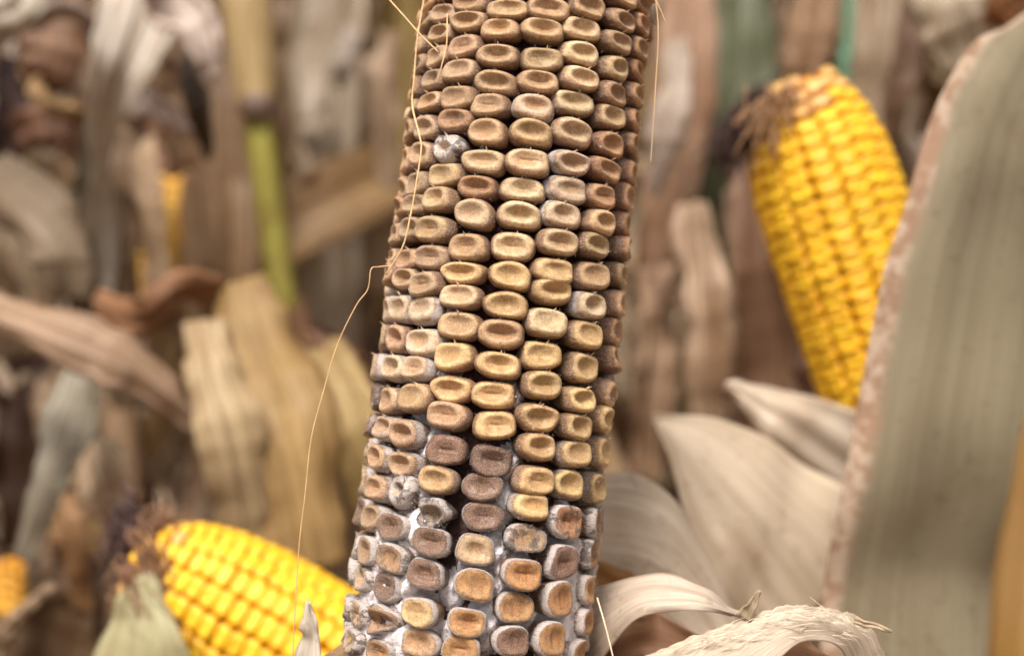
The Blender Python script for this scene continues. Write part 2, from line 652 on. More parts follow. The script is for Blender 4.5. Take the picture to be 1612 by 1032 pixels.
# the rest of the field reads as one mass
Jf = Joined()
for i in range(130):
    y = rr.uniform(3.7, 8.5)
    x = rr.uniform(-1, 1) * (.5 * y + .8)
    H = rr.uniform(1.9, 2.4)
    V, F, uv = tube_geo([(x, y, 0), (x + rr.normal() * .04, y, H)], [.013, .007], 6)
    Jf.add(V, F)
    for z in np.arange(.2, H, .17):
        G = dry_leaf_grid(rr, z, rr.uniform(0, 6.3), rr.uniform(.4, .75), rr.uniform(.022, .042), 9, 3)
        n_, m_, _ = G.shape
        F = [(a * m_ + b, a * m_ + b + 1, (a + 1) * m_ + b + 1, (a + 1) * m_ + b) for a in range(n_ - 1) for b in range(m_ - 1)]
        Jf.add(G.reshape(-1, 3) + [x, y, 0], F)
ff = Jf.build('corn_field', M['leaf'], None, (156, 126, 100))

# ------------------------------------------------------------------ the nearer plants, leaf by leaf


def near_plant(label, stalk_px, rad, color, spans=True, name='corn_plant'):
    base = P(*stalk_px[-1])
    root = thing(name, label, 'corn plant', (base[0], base[1], 0))
    if spans:
        pts = [P(*s) for s in stalk_px]
        top = pts[0] + (pts[0] - pts[1]) / np.linalg.norm(pts[0] - pts[1]) * .55
        pts = [top] + pts + [np.array([base[0], base[1], 0.0])]
        rd = [rad * .7] + [rad] * len(stalk_px) + [rad * 1.2]
        tube(root, 'stalk', pts, rd, M['stalk'], color, 12, 50)
    return root


# plant with the green stalk
pa = near_plant('corn plant with a bright yellow-green stalk and tan sheath above its joint',
                [(404, 165, .76), (428, 350, .76), (455, 540, .76), (485, 720, .77), (505, 1080, .79)], .0092, (150, 150, 40), False)
ptsA = [P(404, 158, .76), P(416, 260, .76), P(432, 380, .76), P(455, 540, .76), P(482, 720, .77), P(505, 1080, .79)]
ptsA.append(np.array([ptsA[-1][0], ptsA[-1][1], 0]))
tube(pa, 'stalk', ptsA, [.0080, .0080, .0078, .0074, .0074, .009, .012], M['stalk'], (142, 132, 52), 14, 50)
tube(pa, 'leaf_sheath', [P(404, 172, .76), P(398, 90, .76), P(388, 0, .76), P(370, -200, .76), P(350, -600, .78)], [.0108, .0125, .0135, .012, .008], M['stalk'], (172, 146, 100), 14, 30)
q = P(405, 168, .755)
tube(pa, 'stalk_node', [q + UP * .006, q, q - UP * .006], [.0086, .0096, .0082], M['stalk'], (112, 88, 74), 14, 9)
ribbon(pa, 'husk_leaf', [(375, 440, .62), (405, 560, .60), (445, 700, .58), (490, 900, .58)], [80, 150, 180, 120], (192, 160, 106), 8, -.35, .12, .0014, 3)
ribbon(pa, 'husk_leaf', [(318, 505, .60), (340, 600, .575), (372, 720, .57), (395, 850, .58)], [62, 96, 104, 96], (222, 198, 158), -12, -.3, .12, .0014, 4)
ribbon(pa, 'husk_leaf', [(500, 550, .66), (535, 620, .64), (575, 700, .63), (615, 830, .64)], [80, 100, 110, 100], (204, 178, 122), 15, -.3, .12, .0014, 5)
ribbon(pa, 'leaf', [(545, 640, .70), (552, 760, .69), (545, 900, .70), (530, 1060, .72)], [70, 80, 75, 60], (150, 128, 108), 25, .3, 0, .002, 6)
ribbon(pa, 'leaf', [(468, 480, .72), (500, 540, .69), (560, 570, .69), (610, 620, .70)], [40, 55, 50, 40], (150, 112, 84), 30, .3, 0, .002, 61)

# plant with the grey drooping leaves
pb = near_plant('dry corn plant with long pale grey leaves drooping beside its tan stalk', [(178, -120, .84), (176, 300, .84), (190, 700, .84), (200, 1060, .85)], .011, (150, 122, 94))
ribbon(pb, 'leaf', [(232, -90, .68), (222, 10, .66), (195, 90, .65), (160, 170, .655), (150, 260, .67), (158, 360, .69), (150, 480, .70)], [70, 120, 112, 78, 55, 60, 46], (240, 231, 219), [5, 5, -5, -35, -50, -35, -20], .25, 0, .0015, 11, label='pale grey leaf drooping in an S')
ribbon(pb, 'leaf', [(196, 200, .70), (186, 300, .70), (180, 400, .71), (198, 520, .72), (215, 640, .73)], [50, 86, 80, 84, 60], (178, 156, 130), 15, .3, 0, .002, 12)
ribbon(pb, 'leaf', [(140, 200, .69), (136, 330, .69), (138, 480, .70), (122, 560, .70)], [20, 34, 36, 24], (122, 112, 92), 30, .3, 0, .001, 13)
ribbon(pb, 'leaf', [(235, 10, .64), (288, 22, .62), (318, 70, .615), (332, 135, .62)], [40, 84, 66, 12], (240, 224, 214), [10, 0, -20, -30], .3, 0, .001, 14)
ribbon(pb, 'leaf', [(180, 142, .70), (218, 160, .68), (255, 176, .68), (300, 205, .69)], [22, 44, 40, 14], (252, 236, 232), 5, -.3, 0, .0008, 15)
ribbon(pb, 'leaf', [(225, 60, .74), (250, 110, .74), (272, 170, .745), (290, 260, .75)], [50, 66, 60, 40], (176, 146, 118), 20, .3, 0, .0015, 16)
ribbon(pb, 'leaf', [(298, 60, .72), (302, 120, .71), (318, 190, .71), (330, 250, .72)], [20, 44, 40, 14], (96, 78, 58), 20, .2, 0, .001, 17)
ribbon(pb, 'leaf', [(335, -60, .88), (340, 120, .87), (345, 300, .86), (352, 500, .87)], [110, 130, 124, 130], (158, 130, 100), 10, .15, 0, .004, 18)
ribbon(pb, 'leaf', [(222, 220, .80), (232, 310, .78), (242, 400, .78), (250, 500, .79)], [40, 50, 46, 40], (206, 178, 146), 12, -.2, 0, .001, 19)
ribbon(pb, 'leaf', [(205, 190, .86), (240, 220, .86), (280, 250, .86), (300, 330, .87)], [60, 70, 60, 30], (172, 132, 104), 0, .2, 0, .002, 191)
ribbon(pb, 'leaf', [(145, 480, .63), (225, 500, .61), (285, 458, .61), (345, 462, .63)], [50, 62, 66, 46], (184, 138, 102), [10, 20, 30, 40], -.4, 0, .001, 20)

# plant at the far left
pc = near_plant('dry corn plant with rust brown curled leaf scraps and one long arched leaf', [(-70, -100, .74), (-66, 300, .74), (-60, 700, .74), (-56, 1060, .75)], .011, (146, 118, 90))
ribbon(pc, 'leaf', [(-110, 40, .66), (-20, 22, .64), (30, 10, .64), (70, -50, .65)], [60, 74, 64, 40], (248, 242, 232), 0, -.2, 0, .001, 21)
ribbon(pc, 'leaf', [(-10, 60, .70), (50, 32, .69), (105, 20, .69), (150, 50, .70), (165, 110, .71)], [24, 36, 40, 34, 18], (196, 176, 162), [10, 25, 30, 20, 0], -.4, 0, .001, 22)
ribbon(pc, 'leaf', [(84, 28, .74), (86, 70, .73), (76, 110, .73), (62, 150, .74)], [90, 104, 80, 40], (156, 120, 92), 8, -.2, 0, .0015, 23, label='rust brown scrap of leaf')
ribbon(pc, 'leaf', [(60, 118, .70), (58, 145, .69), (85, 168, .69), (135, 176, .70)], [12, 22, 28, 22], (198, 164, 116), 10, -.4, 0, .0008, 24)
ribbon(pc, 'leaf', [(24, 215, .76), (70, 198, .75), (110, 212, .75), (140, 250, .76)], [50, 78, 72, 40], (176, 138, 116), 5, -.2, 0, .0015, 25)
ribbon(pc, 'leaf', [(-30, 270, .70), (40, 325, .68), (92, 395, .67), (108, 470, .68)], [90, 110, 96, 50], (166, 148, 126), 10, -.3, 0, .002, 26)
ribbon(pc, 'leaf', [(16, 90, .78), (20, 160, .77), (14, 240, .77), (30, 330, .78)], [40, 48, 50, 36], (92, 64, 56), 15, .3, 0, .0015, 27)
ribbon(pc, 'leaf', [(78, 250, .80), (84, 300, .79), (80, 360, .80), (90, 420, .81)], [60, 56, 50, 40], (142, 112, 72), 15, .3, 0, .0015, 28)
ribbon(pc, 'leaf', [(-30, 476, .58), (55, 508, .565), (150, 545, .56), (235, 590, .565), (318, 668, .58)], [60, 84, 88, 76, 40], (204, 174, 146), [-10, -18, -20, -22, -20], -.4, 0, .001, 29, label='long brown leaf arched over sideways')
ribbon(pc, 'leaf', [(140, 555, .64), (112, 650, .62), (76, 750, .61), (34, 880, .62)], [56, 78, 66, 26], (182, 176, 158), [5, 10, 18, 25], -.3, 0, .001, 30, label='grey-green leaf hanging diagonally')
ribbon(pc, 'leaf', [(138, 705, .66), (158, 755, .65), (178, 805, .65), (200, 870, .66)], [70, 96, 84, 40], (214, 188, 156), 20, -.4, 0, .0012, 31)
ribbon(pc, 'leaf', [(86, 780, .68), (108, 825, .67), (118, 880, .67), (130, 960, .68)], [50, 60, 50, 30], (176, 138, 98), 20, -.3, 0, .0012, 32)
ribbon(pc, 'leaf', [(-20, 1015, .56), (30, 968, .555), (85, 920, .56)], [18, 26, 12], (198, 172, 142), 10, -.3, 0, .0006, 33)
ribbon(pc, 'leaf', [(18, 560, .80), (30, 640, .80), (22, 740, .80), (40, 860, .80)], [70, 62, 70, 60], (104, 78, 62), 15, .3, 0, .003, 34)
ribbon(pc, 'leaf', [(70, 900, .80), (90, 960, .80), (85, 1060, .81)], [90, 100, 110], (132, 106, 80), 15, .3, 0, .003, 35)
ribbon(pc, 'leaf', [(-10, 570, .74), (20, 610, .73), (45, 590, .74)], [20, 24, 14], (178, 158, 138), 15, -.3, 0, .0008, 36)

# plant with the pale wavy strips
pd = near_plant('dry corn plant with whitish wavy leaf strips behind the mouldy ear on its left', [(560, -100, 1.12), (566, 300, 1.12), (570, 700, 1.12), (575, 1060, 1.14)], .011, (150, 128, 98))
ribbon(pd, 'leaf', [(525, -60, 1.0), (512, 110, .98), (520, 260, .97), (512, 420, .97), (520, 600, .98)], [90, 110, 96, 104, 90], (196, 182, 160), 8, .15, 0, .004, 41)
ribbon(pd, 'leaf', [(500, 110, .95), (495, 160, .94), (490, 205, .94), (494, 250, .95)], [20, 38, 36, 12], (236, 222, 204), 10, -.3, 0, .001, 42)
ribbon(pd, 'leaf', [(552, 40, .93), (545, 80, .92), (538, 110, .92), (530, 140, .93)], [20, 36, 34, 10], (212, 200, 192), 10, -.3, 0, .001, 43)
ribbon(pd, 'leaf', [(612, 50, .96), (604, 110, .95), (596, 180, .95), (600, 300, .95), (590, 460, .96)], [30, 56, 58, 54, 50], (198, 172, 144), 10, -.3, 0, .002, 44)
ribbon(pd, 'leaf', [(640, -60, 1.02), (640, 120, 1.02), (630, 300, 1.02), (615, 500, 1.02)], [70, 76, 66, 50], (172, 148, 92), 10, .2, 0, .003, 45)
ribbon(pd, 'leaf', [(462, -40, 1.0), (462, 60, 1.0), (470, 150, 1.0), (480, 260, 1.0)], [70, 60, 50, 30], (176, 150, 122), 10, .3, 0, .003, 46)

# plant behind the right-hand yellow ear
pe = near_plant('half dry corn plant with a broad grey-green leaf behind the upright yellow ear', [(1180, -100, .96), (1184, 300, .96), (1190, 700, .96), (1196, 1060, .98)], .011, (150, 124, 96))
ribbon(pe, 'leaf', [(1150, -80, .86), (1150, 100, .84), (1134, 280, .83), (1120, 460, .84)], [120, 124, 100, 60], (112, 118, 88), 10, .2, 0, .003, 51, label='broad grey-green leaf')
ribbon(pe, 'leaf', [(1086, -60, .80), (1078, 120, .78), (1056, 300, .78), (1022, 480, .79)], [84, 92, 88, 60], (192, 156, 128), 10, .2, 0, .002, 52)
ribbon(pe, 'leaf', [(1068, 60, .74), (1060, 150, .73), (1044, 230, .73), (1028, 310, .74)], [30, 58, 56, 14], (214, 198, 184), 8, -.2, 0, .001, 53)
ribbon(pe, 'leaf', [(1185, 240, .70), (1196, 380, .69), (1210, 520, .69), (1225, 700, .70)], [60, 90, 96, 80], (150, 116, 92), 10, .3, 0, .003, 54)
ribbon(pe, 'leaf', [(1090, 320, .68), (1104, 440, .67), (1116, 560, .67), (1120, 700, .68)], [50, 76, 70, 50], (206, 178, 150), 10, -.3, 0, .002, 55)
ribbon(pe, 'leaf', [(1030, 420, .74), (1040, 520, .73), (1032, 620, .73), (1020, 760, .74)], [60, 56, 60, 50], (176, 146, 118), 15, .3, 0, .003, 56)
ribbon(pe, 'leaf', [(1150, 300, .72), (1160, 420, .715), (1156, 540, .715), (1168, 690, .72)], [24, 44, 36, 30], (190, 160, 132), 12, -.3, .1, .002, 541)
ribbon(pe, 'leaf', [(1262, 420, .66), (1272, 520, .655), (1284, 600, .655), (1290, 700, .66)], [30, 50, 50, 40], (112, 80, 60), 12, -.3, .1, .002, 542)
ribbon(pe, 'leaf', [(1294, -50, .90), (1280, 40, .88), (1266, 110, .88), (1250, 190, .89)], [60, 72, 60, 40], (178, 142, 108), 10, .2, 0, .002, 57)
ribbon(pe, 'leaf', [(1400, -60, .86), (1392, 90, .85), (1398, 220, .85), (1420, 330, .86)], [90, 96, 84, 60], (178, 156, 130), 12, .25, 0, .003, 58)
ribbon(pe, 'leaf', [(1452, -60, .80), (1440, 60, .79), (1420, 150, .79), (1400, 240, .8)], [50, 56, 48, 30], (134, 106, 84), 20, .3, 0, .002, 59)
ribbon(pe, 'leaf', [(1470, -80, .70), (1500, 0, .68), (1520, 60, .68), (1550, 130, .69)], [110, 130, 120, 70], (212, 196, 174), 5, -.2, 0, .0015, 60)
ribbon(pe, 'leaf', [(1560, 40, .66), (1585, 10, .65), (1640, -20, .65)], [30, 60, 60], (178, 122, 74), 5, -.2, 0, .001, 62)

TANGLE = [(196, 170, 142), (178, 148, 120), (222, 206, 190), (212, 190, 166), (176, 146, 118), (216, 196, 170), (104, 78, 62), (188, 152, 116), (232, 218, 204), (170, 136, 110), (140, 116, 84)]
rt_ = np.random.default_rng(77)
for (root_, x0, x1, y0, y1, d0, d1, cnt) in ((pb, 120, 400, -60, 900, .88, 1.1, 66), (pc, -40, 180, -60, 1000, .82, 1.0, 50), (pd, 420, 660, -60, 1000, 1.0, 1.25, 64), (pe, 1010, 1500, -60, 640, .90, 1.15, 74)):
    for k in range(cnt):
        x, y, d = rt_.uniform(x0, x1), rt_.uniform(y0, y1), rt_.uniform(d0, d1)
        Ln, w = rt_.uniform(110, 340), rt_.uniform(9, 36)
        sx, bend = rt_.normal() * .22, rt_.normal() * 60
        c = np.array(TANGLE[int(rt_.integers(len(TANGLE)))])
        ribbon(root_, 'leaf', [(x - sx * Ln * .5, y - Ln * .5, d + .02), (x + bend * .3, y - Ln * .15, d), (x + bend * .4 + sx * Ln * .2, y + Ln * .2, d), (x + sx * Ln * .5 - bend * .2, y + Ln * .5, d + .02)],
               [w * .7, w, w * rt_.uniform(.6, 1), w * .3], tuple(c), [rt_.normal() * 30, rt_.normal() * 30, rt_.normal() * 40], rt_.normal() * .35, abs(rt_.normal()) * .3, .0022, 1000 + k + int(x), None, 26, 7, rag=.14)

pw = near_plant('slim green stem standing behind the upright yellow ear', [(1342, -60, .87), (1335, 70, .87), (1326, 200, .87), (1318, 1040, .88)], .0042, (92, 128, 98), True, 'green_stem')

# broad leaf at the right
pf = near_plant('corn plant with one huge pale-edged grey-green leaf hiding part of the yellow ear', [(1690, 0, .56), (1690, 400, .56), (1690, 800, .56), (1690, 1060, .57)], .011, (150, 124, 80))
Ledge = [(1680, -30, .47), (1598, 30, .455), (1530, 72, .445), (1480, 150, .435), (1450, 235, .43), (1428, 320, .425), (1396, 420, .42), (1370, 540, .42), (1348, 650, .42), (1328, 750, .42), (1306, 860, .42), (1296, 950, .42), (1290, 1090, .42)]
Redge = [(1760, -20, .50), (1750, 30, .49), (1740, 80, .48), (1725, 160, .47), (1715, 240, .46), (1705, 320, .455), (1695, 420, .45), (1680, 540, .445), (1665, 650, .44), (1650, 750, .44), (1635, 860, .44), (1625, 950, .44), (1620, 1090, .44)]
patch(pf, 'leaf', Ledge, Redge, (142, 131, 106), .10, .003, 71, M['broad_leaf'], 90, 41, 'huge grey-green leaf with a pale pinkish edge', 13.0, .3, across=.35, swell=(.0045, 2.75, .12))
nl = thing('dry_leaf', 'yellow-brown leaf edge blurred close at the lower right corner', 'leaf', P(1584, 1200, .19))
ribbon(nl, 'blade', [(1662, 520, .205), (1632, 700, .20), (1604, 880, .195), (1584, 1050, .19), (1570, 1250, .19)], [30, 52, 64, 70, 60], (158, 118, 52), 20, -.25, 0, .0003, 72, M['husk'], rag=0)


# ------------------------------------------------------------------ kernels
def kernel_mesh(seed, rings=None, segs=28, depth=.15, flat=False, shift=.12, lump=.05, nub=True, curve=.06, box=(2.25, 2.9)):
    """unit kernel: x, y in -1..1, root at z 0, crown at z 1"""
    r = np.random.default_rng(seed)
    prof = rings or [(.60, 0), (.76, .20), (.89, .38), (.965, .50), (.995, .58), (1.0, .66), (.985, .745), (.95, .825), (.895, .895), (.82, .95), (.735, .985), (.64, 1.0), (.55, 1.0)]
    k0 = len(prof)
    if flat:
        prof = [(.66, 0), (.80, .25), (.92, .5), (.98, .68), (1.0, .80), (.985, .88), (.95, .935), (.89, .97), (.81, .985), (.72, .985), (.62, .975)]
    inner = np.linspace(prof[-1][0] - .09, .0, 7)
    z_in = prof[-1][1]
    allr = [(a, b) for a, b in prof] + [(max(a, 0.0), None) for a in inner]
    an = np.linspace(0, 2 * math.pi, segs, endpoint=False)
    ex = 2 / r.uniform(*box)
    cx = np.sign(np.cos(an)) * np.abs(np.cos(an)) ** ex
    cy = np.sign(np.sin(an)) * np.abs(np.sin(an)) ** ex
    V, cap = [], []
    ph = r.uniform(0, 6.3, 6)
    dsx, dsy = r.normal(0, .07), shift * r.uniform(.2, 1.4)
    am = r.uniform(.7, 1.3)
    K = len(allr)
    asym = r.normal(0, .03, 3)
    dwx, dwy, bow = r.uniform(.70, .92), r.uniform(.56, .80), r.normal(0, .08)
    crease = r.uniform(.02, .06) if r.random() < .4 else 0.0
    wr = r.uniform(9, 16)
    for i, (rad, z) in enumerate(allr):
        f = i / (K - 1)
        for j in range(segs):
            wob = 1 + lump * (math.sin(2 * an[j] + ph[0]) * .5 + math.sin(3 * an[j] + ph[1]) * .5 + math.sin(5 * an[j] + ph[2]) * .25)
            x, y = cx[j] * rad * wob, cy[j] * rad * wob
            y += asym[0] * cx[j] * rad
            zz = z_in if z is None else z
            rho2 = ((x - dsx) / dwx) ** 2 + ((y - dsy - bow * x * x) / dwy) ** 2
            hollow = max(0.0, 1 - rho2)
            hollow = hollow * hollow * (3 - 2 * hollow) ** .5
            if i > 4:
                zz -= depth * am * hollow
                zz -= crease * math.exp(-((y - dsy - bow * x * x) / .10) ** 2) * hollow
                zz += (.020 if flat else .010) * math.sin(wr * x + ph[3] + 2 * y) * min(1.0, hollow * 3) * math.cos(1.3 * x + ph[5])
            if i >= 3:
                zz += lump * .5 * math.sin(2.3 * x + ph[4]) * .6 + lump * .5 * math.sin(2.9 * y + ph[5]) * .5 + asym[1] * x + asym[2] * y
            zz -= curve * x * x * min(1, z if z else 1)
            V.append((x, y, zz))
            cap.append(f if i < k0 - 4 else f * .0 + .52 + .48 * min(1.0, hollow * 1.15) if i > 8 else f)
    F = []
    for i in range(K - 1):
        for j in range(segs):
            j2 = (j + 1) % segs
            F.append((i * segs + j, i * segs + j2, (i + 1) * segs + j2, (i + 1) * segs + j))
    F.append(tuple(range(segs))[::-1])
    if nub:   # withered silk scar on the edge towards the tip
        b = len(V)
        x0 = r.normal(0, .12)
        hgt = r.uniform(.05, .13)
        ring = [(x0 + .055 * math.cos(a), .80 + .10 * math.sin(a) * 1.0, .93 - .03) for a in np.linspace(0, 6.283, 5, endpoint=False)]
        V += ring + [(x0 + r.normal(0, .02), .95 + r.uniform(0, .12), .95 + hgt)]
        cap += [.5] * 6
        F += [(b + q, b + (q + 1) % 5, b + 5) for q in range(5)]
    return mesh('kernel', V, F, attrs={'cap': cap})


KM = [kernel_mesh(200 + i, depth=.15, shift=.07, lump=.03 + .06 * (i % 5) / 4) for i in range(20)]
KF = [kernel_mesh(300 + i, depth=.10, flat=True, shift=.05, lump=.07) for i in range(10)]
KT = [kernel_mesh(400 + i, depth=.34, flat=True, shift=-.1, lump=.30) for i in range(4)]      # burst ones
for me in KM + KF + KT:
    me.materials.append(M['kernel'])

# ------------------------------------------------------------------ the mouldy ear
A0, A1 = P(749, 870, .3225), P(841, 46, .333)
AX = norm(A1 - A0)
LEN = np.linalg.norm(A1 - A0)
TOC = norm(-FWD - AX * np.dot(-FWD, AX))
RGT = np.cross(AX, TOC)


def radius(s):
    f = s / LEN
    base = .0281 + (.0274 - .0281) * f
    if f > 1.25:
        base *= math.sqrt(max(.02, 1 - ((f - 1.25) / .55) ** 2))
    return base


def on_ear(theta, s, rad):
    return A0 + AX * s + (TOC * math.cos(theta) + RGT * math.sin(theta)) * rad


def hit(px, py):
    """(theta, s) of the ear's surface under a photo pixel"""
    d = ray(px, py)
    R = .028
    for _ in range(4):
        w = CAM - A0
        dp, wp = d - AX * np.dot(d, AX), w - AX * np.dot(w, AX)
        a, b, c = np.dot(dp, dp), 2 * np.dot(dp, wp), np.dot(wp, wp) - R * R
        D = b * b - 4 * a * c
        t = (-b - math.sqrt(D)) / (2 * a) if D > 0 else -b / (2 * a)
        p = CAM + d * t
        s = np.dot(p - A0, AX)
        R = radius(s) * .985
    v = p - A0 - AX * s
    return math.atan2(np.dot(v, RGT), np.dot(v, TOC)), s


COLS = {
    -3: [(692, 21), (687, 54), (682, 89), (674, 128), (670, 161), (665, 198), (655, 245), (650, 290), (644, 328), (643, 361), (634, 410), (634, 437), (622, 487), (615, 536), (612, 581), (606, 630), (599, 674), (592, 722), (587, 770), (576, 816), (571, 866), (563, 915), (559, 966), (556, 1011)],
    -2: [(735, 3), (731, 33), (725, 72), (718, 112), (714, 153), (708, 191), (697, 235), (694, 272), (687, 314), (678, 361), (670, 406), (666, 445), (660, 492), (659, 541), (648, 586), (645, 628), (632, 684), (627, 729), (627, 777), (612, 828), (612, 878), (602, 929), (600, 984), (592, 1028)],
    -1: [(792, 13), (782, 46), (779, 87), (774, 127), (771, 166), (764, 208), (756, 255), (748, 296), (743, 338), (732, 388), (723, 428), (720, 468), (718, 514), (711, 564), (706, 609), (700, 658), (694, 709), (684, 757), (680, 808), (675, 857), (667, 908), (658, 963), (655, 1016)],
    0: [(865, 13), (856, 51), (855, 91), (850, 130), (844, 171), (838, 213), (833, 258), (823, 300), (820, 340), (810, 387), (802, 436), (796, 480), (791, 527), (786, 578), (781, 621), (775, 669), (771, 722), (764, 769), (759, 820), (750, 872), (745, 928), (735, 983), (728, 1028)],
    1: [(929, 8), (921, 44), (919, 84), (916, 125), (909, 165), (907, 211), (903, 253), (896, 295), (889, 338), (884, 381), (877, 426), (873, 465), (864, 513), (857, 562), (857, 608), (852, 657), (849, 706), (841, 755), (837, 802), (834, 852), (825, 903), (817, 958), (806, 1011)],
    2: [(988, 1), (985, 30), (978, 69), (976, 107), (973, 150), (970, 188), (965, 229), (962, 270), (955, 311), (952, 353), (945, 391), (941, 437), (938, 483), (931, 530), (927, 581), (920, 630), (916, 674), (913, 720), (907, 770), (895, 825), (889, 886), (884, 947), (876, 1011)],
    3: [(1016, 8), (1014, 40), (1012, 77), (1009, 114), (1008, 152), (1005, 194), (1003, 231), (1000, 273), (995, 312), (992, 359), (987, 396), (983, 437), (978, 480), (974, 524), (971, 572), (964, 617), (959, 662), (953, 712), (946, 769), (943, 826), (936, 877), (932, 927), (926, 978), (917, 1023)],
}
STY = {k: v.split() for k, v in {
    -3: 'P T P P T P P P P P T P D P D P D P P P P D D D O', -2: 'T T P P T B W T T T P P D D D T P P W M P M C O', -1: 'T T T T T T L B L T G L T G G P M G X M M G P',
    0: 'T T T T D T L L L L G G T G G G M M M L O O O', 1: 'T L L L L L D D D L G G L G G G G G G E O O M', 2: 'T T T T B T B B B T T T D G G G G G G R M O O',
    3: 'B B B B B B B B B B B T T B B T G G G R R O O O'}.items()}
PAL = {'T': (192, 156, 114), 'L': (214, 183, 142), 'B': (176, 132, 90), 'P': (184, 150, 116), 'G': (208, 172, 118), 'O': (184, 136, 82), 'M': (130, 98, 78),
       'W': (214, 204, 198), 'D': (206, 178, 148), 'E': (168, 142, 118), 'C': (184, 148, 118), 'X': (168, 154, 146), 'R': (178, 128, 84)}

ear_base = on_ear(0, -.075, 0)
EAR = thing('mouldy_corn_ear', 'brown mouldy corn ear with white fungus between its lower kernels, sharp in the middle', 'corn ear', ear_base)
# cob
ss = np.linspace(-.075, .195, 40)
V, F, uv = tube_geo([A0 + AX * s for s in ss], [max(.004, radius(s) - .0078) for s in ss], 40)
obj('cob', mesh('cob', V - ear_base, F, uv), M['cob'], EAR)

columns = {}
for ci, pts in COLS.items():
    th, sv = zip(*[hit(*p) for p in pts])
    th, sv = np.array(th), np.array(sv)
    fit = np.polyval(np.polyfit(sv, th, 2), sv)
    k = .85 if abs(ci) < 3 else .35
    th = fit + k * (th - fit) + (0 if abs(ci) < 3 else 0)
    columns[ci] = [[t, s, STY[ci][min(i, len(STY[ci]) - 1)], True] for i, (t, s) in enumerate(zip(th, sv))]
    top, bot = columns[ci][0], columns[ci][-1]
    st = float(np.mean(-np.diff(sv[:5])))
    for q in range(1, 12):
        s = top[1] + st * q
        if s < .19:
            columns[ci].insert(0, [top[0] + .002 * q, s, 'T', False])
    st = float(np.mean(-np.diff(sv[-4:])))
    for q in range(1, 4):
        columns[ci].append([bot[0], bot[1] - st * q, 'O', False])
for ci in (-4, -5, -6, -7, -8, 4, 5, 6, 7):
    src = columns[-3 if ci < 0 else 3]
    n = ci + 3 if ci < 0 else ci - 3
    o = RNG.uniform(-.0025, .0025)
    columns[ci] = [[t + n * math.pi / 8 + RNG.normal() * .015, s + o + RNG.normal() * .0006, random.choice('TBPT') if s > .06 else random.choice('PDMO'), v and ci in (-4, 4)] for t, s, _y, v in src]

stuff_list = []
kern_front = []
for ci, lst in columns.items():
    for i, (t, s, sty, front) in enumerate(lst):
        up = lst[i - 1][1] if i > 0 else s + (s - lst[i + 1][1])
        dn = lst[i + 1][1] if i + 1 < len(lst) else s - (lst[i - 1][1] - s)
        pitch = min(max((up - dn) / 2, .0042), .0088)
        R = radius(s)
        lc, rc = columns.get(ci - 1), columns.get(ci + 1)
        y_px = 870 - s / LEN * 824
        low = max(0.0, min(1.0, (y_px - 560) / 380))
        wid = R * math.pi / 8 * 1.0 * (1.0 - .15 * low)
        n = TOC * math.cos(t) + RGT * math.sin(t)
        tx = -TOC * math.sin(t) + RGT * math.cos(t)
        jt = RNG.normal(0, .045, 3)
        n2 = norm(n + AX * (jt[0] + .04) + tx * jt[1])
        ax2 = norm(AX + tx * jt[2])
        tx2 = np.cross(ax2, n2)
        ax2 = np.cross(n2, tx2)
        hw, hh, hz = wid * .5 * RNG.uniform(.87, .95), pitch * .5 * RNG.uniform(.96, 1.03) * (1 - .09 * low), .0085
        if sty in 'WX':
            hw *= .95
        base = A0 + AX * s + n * (R - .0085 + RNG.normal() * .0003)
        mat = np.eye(4)
        mat[:3, 0], mat[:3, 1], mat[:3, 2], mat[:3, 3] = tx2 * hw, ax2 * hh, n2 * hz, base - ear_base
        if sty in 'WXC':
            me = random.choice(KT)
        elif sty in 'OMRE' or low > .75:
            me = random.choice(KF)
        else:
            me = random.choice(KM)
        c = np.array(lin(PAL[sty])) * .98 * RNG.uniform(.84, 1.12) * (1 + RNG.normal(0, .02, 3))
        mould = {'W': 1.0, 'X': .95, 'D': .55, 'E': .5, 'C': .7, 'R': .7}.get(sty, 0.02) + .74 * low ** 1.2 + RNG.uniform(-.08, .1) * (.3 + low)
        if abs(ci) >= 2:
            mould += .12 * low + (.14 if ci < -1 else 0)
        rec = (me, Matrix(mat.tolist()), (*np.clip(c, 0, 1), float(np.clip(mould, 0, 1))))
        if front:
            o = bpy.data.objects.new('kernel', me)
            COL.objects.link(o)
            o.parent = EAR
            o.matrix_local = rec[1]
            o.color = rec[2]
            kern_front.append((t, s, low, tx2, ax2, n2, hw, hh, base, sty))
            if sty == 'W':
                o['label'] = 'kernel burst open and white with mould'
            elif sty == 'X':
                o['label'] = 'torn grey kernel'
        else:
            stuff_list.append(rec)

# kernels round the back and past the frame, one joined part
JK = Joined()
capk = []
proto = kernel_mesh(555, segs=10, nub=False, depth=.15)
pv = np.array([v.co[:] for v in proto.vertices])
pf_ = [tuple(p.vertices) for p in proto.polygons]
pc_ = [d.value for d in proto.attributes['cap'].data]
for me, mat, c in stuff_list:
    m = np.array(mat)
    JK.add(pv @ m[:3, :3].T + m[:3, 3] + ear_base, pf_)
    capk += pc_
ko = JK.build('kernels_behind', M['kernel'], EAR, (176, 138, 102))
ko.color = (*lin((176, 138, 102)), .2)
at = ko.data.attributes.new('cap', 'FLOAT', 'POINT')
at.data.foreach_set('value', capk)

